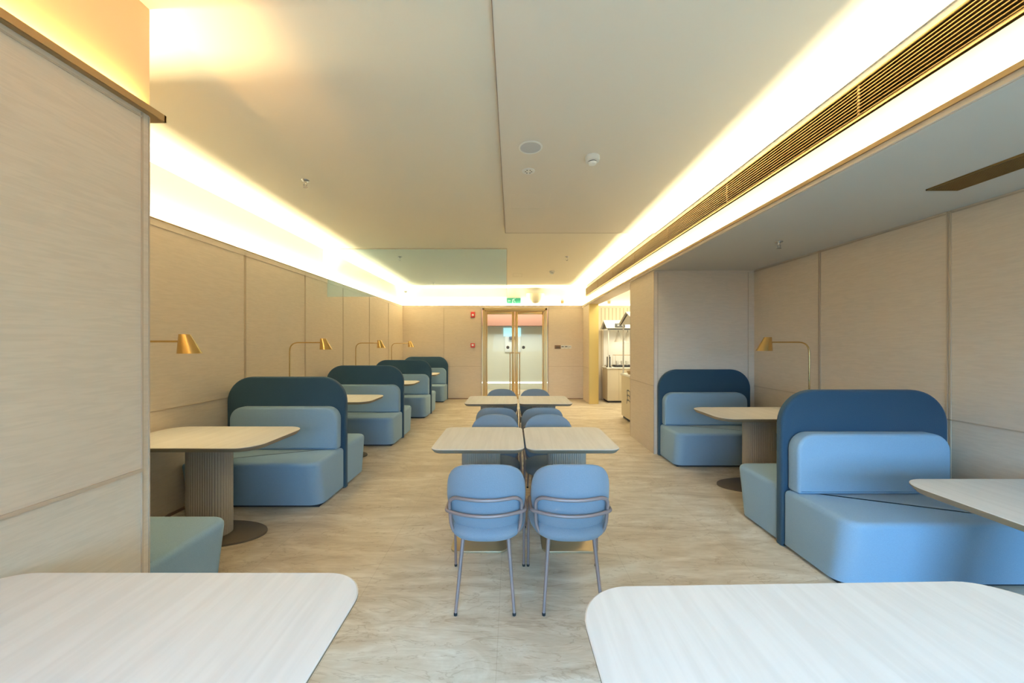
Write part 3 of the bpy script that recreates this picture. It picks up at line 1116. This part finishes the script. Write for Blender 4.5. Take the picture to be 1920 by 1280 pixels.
t = thing('wall_lamp', 'pale bowl-shaped fitting on the white wall above the door', 'light fitting', (0.62, YU, 2.64))
k = nb()
add_lathe(k, [(0, -0.15), (0.11, -0.142), (0.185, -0.10), (0.225, -0.03), (0.235, 0.05), (0.235, 0.15), (0, 0.15)], seg=32)
for v in k.verts:
    v.co.y = -abs(v.co.y) * 0.6 if v.co.y < 0 else 0.0
bmesh.ops.remove_doubles(k, verts=k.verts, dist=1e-5)
obj('bowl', k, mat('cream_bowl', (0.72, 0.68, 0.55), 0.5), t, angle=50)
t = thing('wall_sensor', 'small beige box on the white wall right of the bowl fitting', 'sensor', (1.335, YU, 2.56))
obj('body', bx(-0.045, 0.045, -0.04, 0, -0.045, 0.045, 0.006), mat('beige_plastic', (0.45, 0.38, 0.25), 0.5), t)
obj('face_plate', bx(-0.03, 0.03, -0.044, -0.04, -0.03, 0.03, 0.001), M['gold_trim'], t)
t = thing('wall_sensor', 'small grey box on the white wall of the buffet area', 'sensor', (2.57, YU, 2.56))
obj('body', bx(-0.05, 0.05, -0.04, 0, -0.05, 0.05, 0.006), mat('grey_plastic', (0.45, 0.44, 0.40), 0.5), t)
obj('face_plate', bx(-0.03, 0.03, -0.044, -0.04, -0.03, 0.03, 0.001), M['gold_trim'], t)

t = thing('security_camera', 'small dome camera with black lens in the far left corner', 'camera', (-2.79, YU - 0.1, 2.84))
obj('bracket', bx(-0.02, 0.02, 0.0, 0.10, -0.02, 0.02, 0.004), M['white_plastic'], t)
k = nb()
add_lathe(k, [(0, 0.055), (0.05, 0.05), (0.062, 0.02), (0.062, 0.0), (0, 0.0)], (0, -0.02, 0), 20)
obj('housing', k, M['white_plastic'], t)
k = nb()
add_lathe(k, [(0, 0.0), (0.048, 0.0), (0.042, -0.025), (0.022, -0.045), (0, -0.05)], (0, -0.02, 0), 20)
obj('lens_dome', k, M['black'], t)

t = thing('fire_alarm', 'red fire alarm sounder high on the end wall left of the door', 'fire alarm', (-1.03, YE, 2.225))
obj('housing', bx(-0.055, 0.055, -0.035, 0, -0.075, 0.075, 0.008), M['red'], t)
k = nb()
add_lathe(k, [(0, 0), (0.03, 0), (0.024, 0.018), (0, 0.022)], seg=18)
o = obj('strobe', k, M['paper'], t)
o.rotation_euler = (PI / 2, 0, 0)
o.location = (0, -0.035, -0.01)
t = thing('call_point', 'square red call point on the end wall below the alarm sounder', 'fire alarm', (-1.035, YE, 1.42))
obj('housing', bx(-0.055, 0.055, -0.03, 0, -0.055, 0.055, 0.006), M['red'], t)
obj('press_plate', bx(-0.028, 0.028, -0.034, -0.03, -0.02, 0.03, 0.002), M['paper'], t)

t = thing('wall_plate', 'bronze plate on the end wall right of the door', 'wall plate', (1.205, YE, 1.375))
obj('plate', bx(-0.08, 0.08, -0.012, 0, -0.045, 0.045, 0.003), M['brown_sign'], t)
obj('keypad', bx(-0.05, 0.05, -0.015, -0.012, -0.025, 0.02, 0.001), M['base_brown'], t)
GS = 'white switches beside the bronze plate'
for i, lab in enumerate(('white light switch touching the bronze plate on the end wall', 'middle white light switch of the row right of the door', 'white light switch at the right end of the row by the door')):
    t = thing('light_switch', lab, 'light switch', (1.335 + 0.094 * i, YE, 1.375), 0, GS)
    obj('plate', bx(-0.045, 0.045, -0.010, 0, -0.043, 0.043, 0.003), M['white_plastic'], t)
    for j in range(2):
        obj('rocker', bx(-0.03 + 0.032 * j, -0.003 + 0.032 * j, -0.014, -0.010, -0.005, 0.025, 0.001), M['kiosk_grey'] if i < 2 else M['mesh_grey'], t)

# ------------------------------------------------------------------ corridor things behind the door, with the window reflection imitated
t = thing('wall_screen', 'pale blue lit screen on the corridor wall behind the glass door', 'screen', (0.03, YC, 1.72))
obj('panel', bx(-0.30, 0.25, -0.05, 0, -0.02, 0.25, 0.006), M['screen'], t)  # glow stands in for the rear window mirrored in the door
obj('stand_panel', bx(-0.25, 0.24, -0.035, 0, -0.52, -0.02, 0.004), M['paper'], t)
obj('shelf', bx(-0.12, 0.12, -0.10, -0.05, -0.13, -0.03, 0.01), M['kiosk_grey'], t)

# ------------------------------------------------------------------ buffet kiosks
def make_kiosk(loc, L, D, label, group, gable=True):
    """origin at the -x, +y floor corner of the cabinet; runs to +x by L and towards the camera by D; gable roof with ridge along x"""
    t = thing('food_kiosk', label, 'kiosk', loc, 0, group)
    obj('plinth', bx(0.03, L, -D + 0.03, -0.02, 0, 0.05), M['plinth'], t, smooth=False)
    c = obj('cabinet', bx(0, L, -D, 0, 0.05, 0.84, 0.006), M['kiosk_wood'], t)
    k = nb()
    x = 0.28
    while x < L:
        add_box(k, x - 0.003, x + 0.003, -D - 0.002, -D, 0.06, 0.83)
        x += 0.28
    obj('door_joint', k, M['kiosk_line'], c, smooth=False)
    obj('worktop', bx(-0.02, L, -D - 0.02, 0.0, 0.84, 0.875, 0.005), M['kiosk_white'], t)
    for px, py in ((0.03, -0.03), (0.03, -D + 0.03), (L - 0.03, -0.03), (L - 0.03, -D + 0.03)):
        obj('post', bx(px - 0.012, px + 0.012, py - 0.012, py + 0.012, 0.875, 1.84, 0.002), M['kiosk_white'], t)
    # roof: two slopes and a gable end
    k = nb()
    a = 0.20
    for y0, y1 in ((0.05, -D / 2), (-D - 0.05, -D / 2)):
        t2 = bmesh.new()
        vs = [(-0.04, y0, 1.84), (L + 0.04, y0, 1.84), (L + 0.04, y1, 1.84 + a), (-0.04, y1, 1.84 + a)]
        lo = [t2.verts.new(v) for v in vs]
        hi = [t2.verts.new((v[0], v[1], v[2] + 0.018)) for v in vs]
        t2.faces.new(lo)
        t2.faces.new(list(reversed(hi)))
        for i in range(4):
            t2.faces.new((lo[i], lo[(i + 1) % 4], hi[(i + 1) % 4], hi[i]))
        bmesh.ops.recalc_face_normals(t2, faces=t2.faces)
        merge(k, t2)
    obj('roof', k, M['kiosk_white'], t, smooth=False)
    if gable:
        obj('gable', prism([(-D - 0.03, 1.84), (0.03, 1.84), (-D / 2, 1.84 + a - 0.01)], 'x', 0.0, 0.015), M['kiosk_grey'], t, smooth=False)
    if not gable:                                # open gable: just a slate rafter under each slope
        for y0, y1 in ((0.05, -D / 2), (-D - 0.05, -D / 2)):
            r_ = nb()
            add_tube(r_, [(0.0, y0, 1.828), (0.0, y1, 1.828 + a)], 0.014, seg=4)
            obj('rafter', r_, M['kiosk_grey'], t, smooth=False)
    obj('eave_rail', bx(0.0, L, -D - 0.03, -D - 0.01, 1.80, 1.845), M['kiosk_grey'], t, smooth=False)
    return t
k1 = make_kiosk((2.36, 9.33, 0), 1.7, 0.50, 'pale wood food kiosk with slate gable roof against the buffet wall', 'gabled buffet kiosks')
obj('name_board', bx(0.17, 0.42, -0.56, -0.53, 1.86, 1.96, 0.004), M['kiosk_grey'], k1)
k = nb()
for x in (0.225, 0.335):
    add_box(k, x, x + 0.045, -0.563, -0.56, 1.895, 1.93)
obj('board_mark', k, M['mesh_grey'], k1, smooth=False)
k2 = make_kiosk((2.17, 7.09, 0), 1.2, 0.80, 'pale wood kiosk half hidden by the block wall, dark brush lettering on its side', 'gabled buffet kiosks', False)
# brush lettering on the side of the second kiosk
k = nb()
def stroke(pts, r=0.016):
    q = [Vector((-0.004, p[0], p[1])) for p in pts]
    add_tube(k, fillet(q, 0.05, 4), r, r * 0.55, seg=6)
for (yy, zz) in ((-0.45, 0.56), (-0.45, 0.47), (-0.45, 0.38)):
    stroke([(yy + 0.10, zz + 0.01), (yy, zz + 0.035), (yy - 0.10, zz + 0.0)])
stroke([(-0.36, 0.56), (-0.39, 0.45), (-0.34, 0.33)], 0.014)
stroke([(-0.53, 0.57), (-0.52, 0.46), (-0.58, 0.36), (-0.55, 0.30)], 0.014)
for v in k.verts:
    v.co.x = max(-0.004, min(-0.0005, v.co.x))
obj('lettering', k, M['kiosk_grey'], k2, smooth=False)

def pendant(loc, label):
    t = thing('pendant_lamp', label, 'lamp', loc, 0, 'white pendants in the buffet kiosks')
    k = nb()
    add_tube(k, [(0, 0, 0.178), (0, 0, -0.12)], 0.008, seg=8)
    obj('cord', k, M['kiosk_grey'], t)
    k = nb()
    add_lathe(k, [(0, -0.10), (0.03, -0.10), (0.05, -0.16), (0.06, -0.25), (0.10, -0.34), (0.10, -0.35), (0.05, -0.26), (0, -0.2)], seg=24)
    obj('shade', k, M['kiosk_white'], t)
    d = bpy.data.lights.new('pendant_glow', 'POINT')
    d.energy = 1.5
    d.color = (1.0, 0.90, 0.66)
    d.shadow_soft_size = 0.04
    o = bpy.data.objects.new('pendant_glow', d)
    o.location = (0, 0, -0.40)
    COL.objects.link(o)
    o.parent = t
    return t
p1 = pendant((2.70, 9.08, 1.85), 'white pendant lamp under the slate gable roof of the far kiosk')
dup(p1, (2.94, 9.08, 1.85), 0, 'white pendant lamp of the far kiosk, next to the white post')

t = thing('warming_tray', 'black tray with clear guard on the far kiosk counter', 'tray', (2.83, 9.03, 0.875))
obj('tray', bx(-0.26, 0.30, -0.13, 0.13, 0, 0.05, 0.006), M['plinth'], t)
k = nb()
for y in (-0.12, 0.12):
    add_tube(k, [(-0.25, y, 0.05), (-0.25, y, 0.30), (0.29, y, 0.30), (0.29, y, 0.05)], 0.005, seg=6)
for x in (-0.25, 0.29):
    add_tube(k, [(x, -0.12, 0.30), (x, 0.12, 0.30)], 0.005, seg=6)
obj('guard_frame', k, M['gold_trim'], t)
for i in range(4):
    c = thing('food_cup', 'small white cup on the black tray of the far kiosk', 'cup', (2.66 + 0.12 * i, 9.02, 0.925), 0, 'cups on the far kiosk tray')
    k = nb()
    add_lathe(k, [(0, 0), (0.03, 0), (0.042, 0.10), (0.038, 0.10), (0.027, 0.006), (0, 0.006)], seg=16)
    obj('bowl', k, M['kiosk_white'], c)
    k = nb()
    add_lathe(k, [(0, 0.085), (0.036, 0.085), (0.025, 0.105), (0, 0.112)], seg=12)
    obj('filling', k, M['mesh_grey'], c)
t = thing('drink_dispenser', 'dark dispenser on the left end of the far kiosk counter', 'dispenser', (2.425, 8.97, 0.875))
obj('body', bx(-0.035, 0.035, -0.06, 0.06, 0.02, 0.26, 0.008), M['kiosk_grey'], t)
obj('base', bx(-0.05, 0.05, -0.09, 0.07, 0, 0.02, 0.004), M['plinth'], t)
k = nb()
add_tube(k, fillet([(0, -0.02, 0.255), (0, -0.02, 0.30), (0, -0.09, 0.30), (0, -0.09, 0.22)], 0.03, 5), 0.008, seg=8)
obj('spout', k, M['plinth'], t)
t = thing('bread_basket', 'low basket of bread on the counter of the lettered kiosk', 'basket', (2.36, 6.85, 0.875))
k = nb()
add_lathe(k, [(0, 0), (0.13, 0), (0.16, 0.06), (0.15, 0.06), (0.12, 0.012), (0, 0.012)], seg=24)
obj('bowl', k, M['gold_trim'], t)
for i in range(5):
    a = i * 1.257
    c = thing('bread_roll', 'golden bread roll in the basket on the lettered kiosk', 'bread', (2.36 + 0.068 * math.cos(a), 6.85 + 0.068 * math.sin(a), 0.889), a, 'bread rolls in the basket')
    k = nb()
    add_lathe(k, [(0, 0), (0.03, 0.004), (0.036, 0.022), (0.026, 0.045), (0, 0.055)], seg=14)
    obj('crust', k, M['bread'], c)
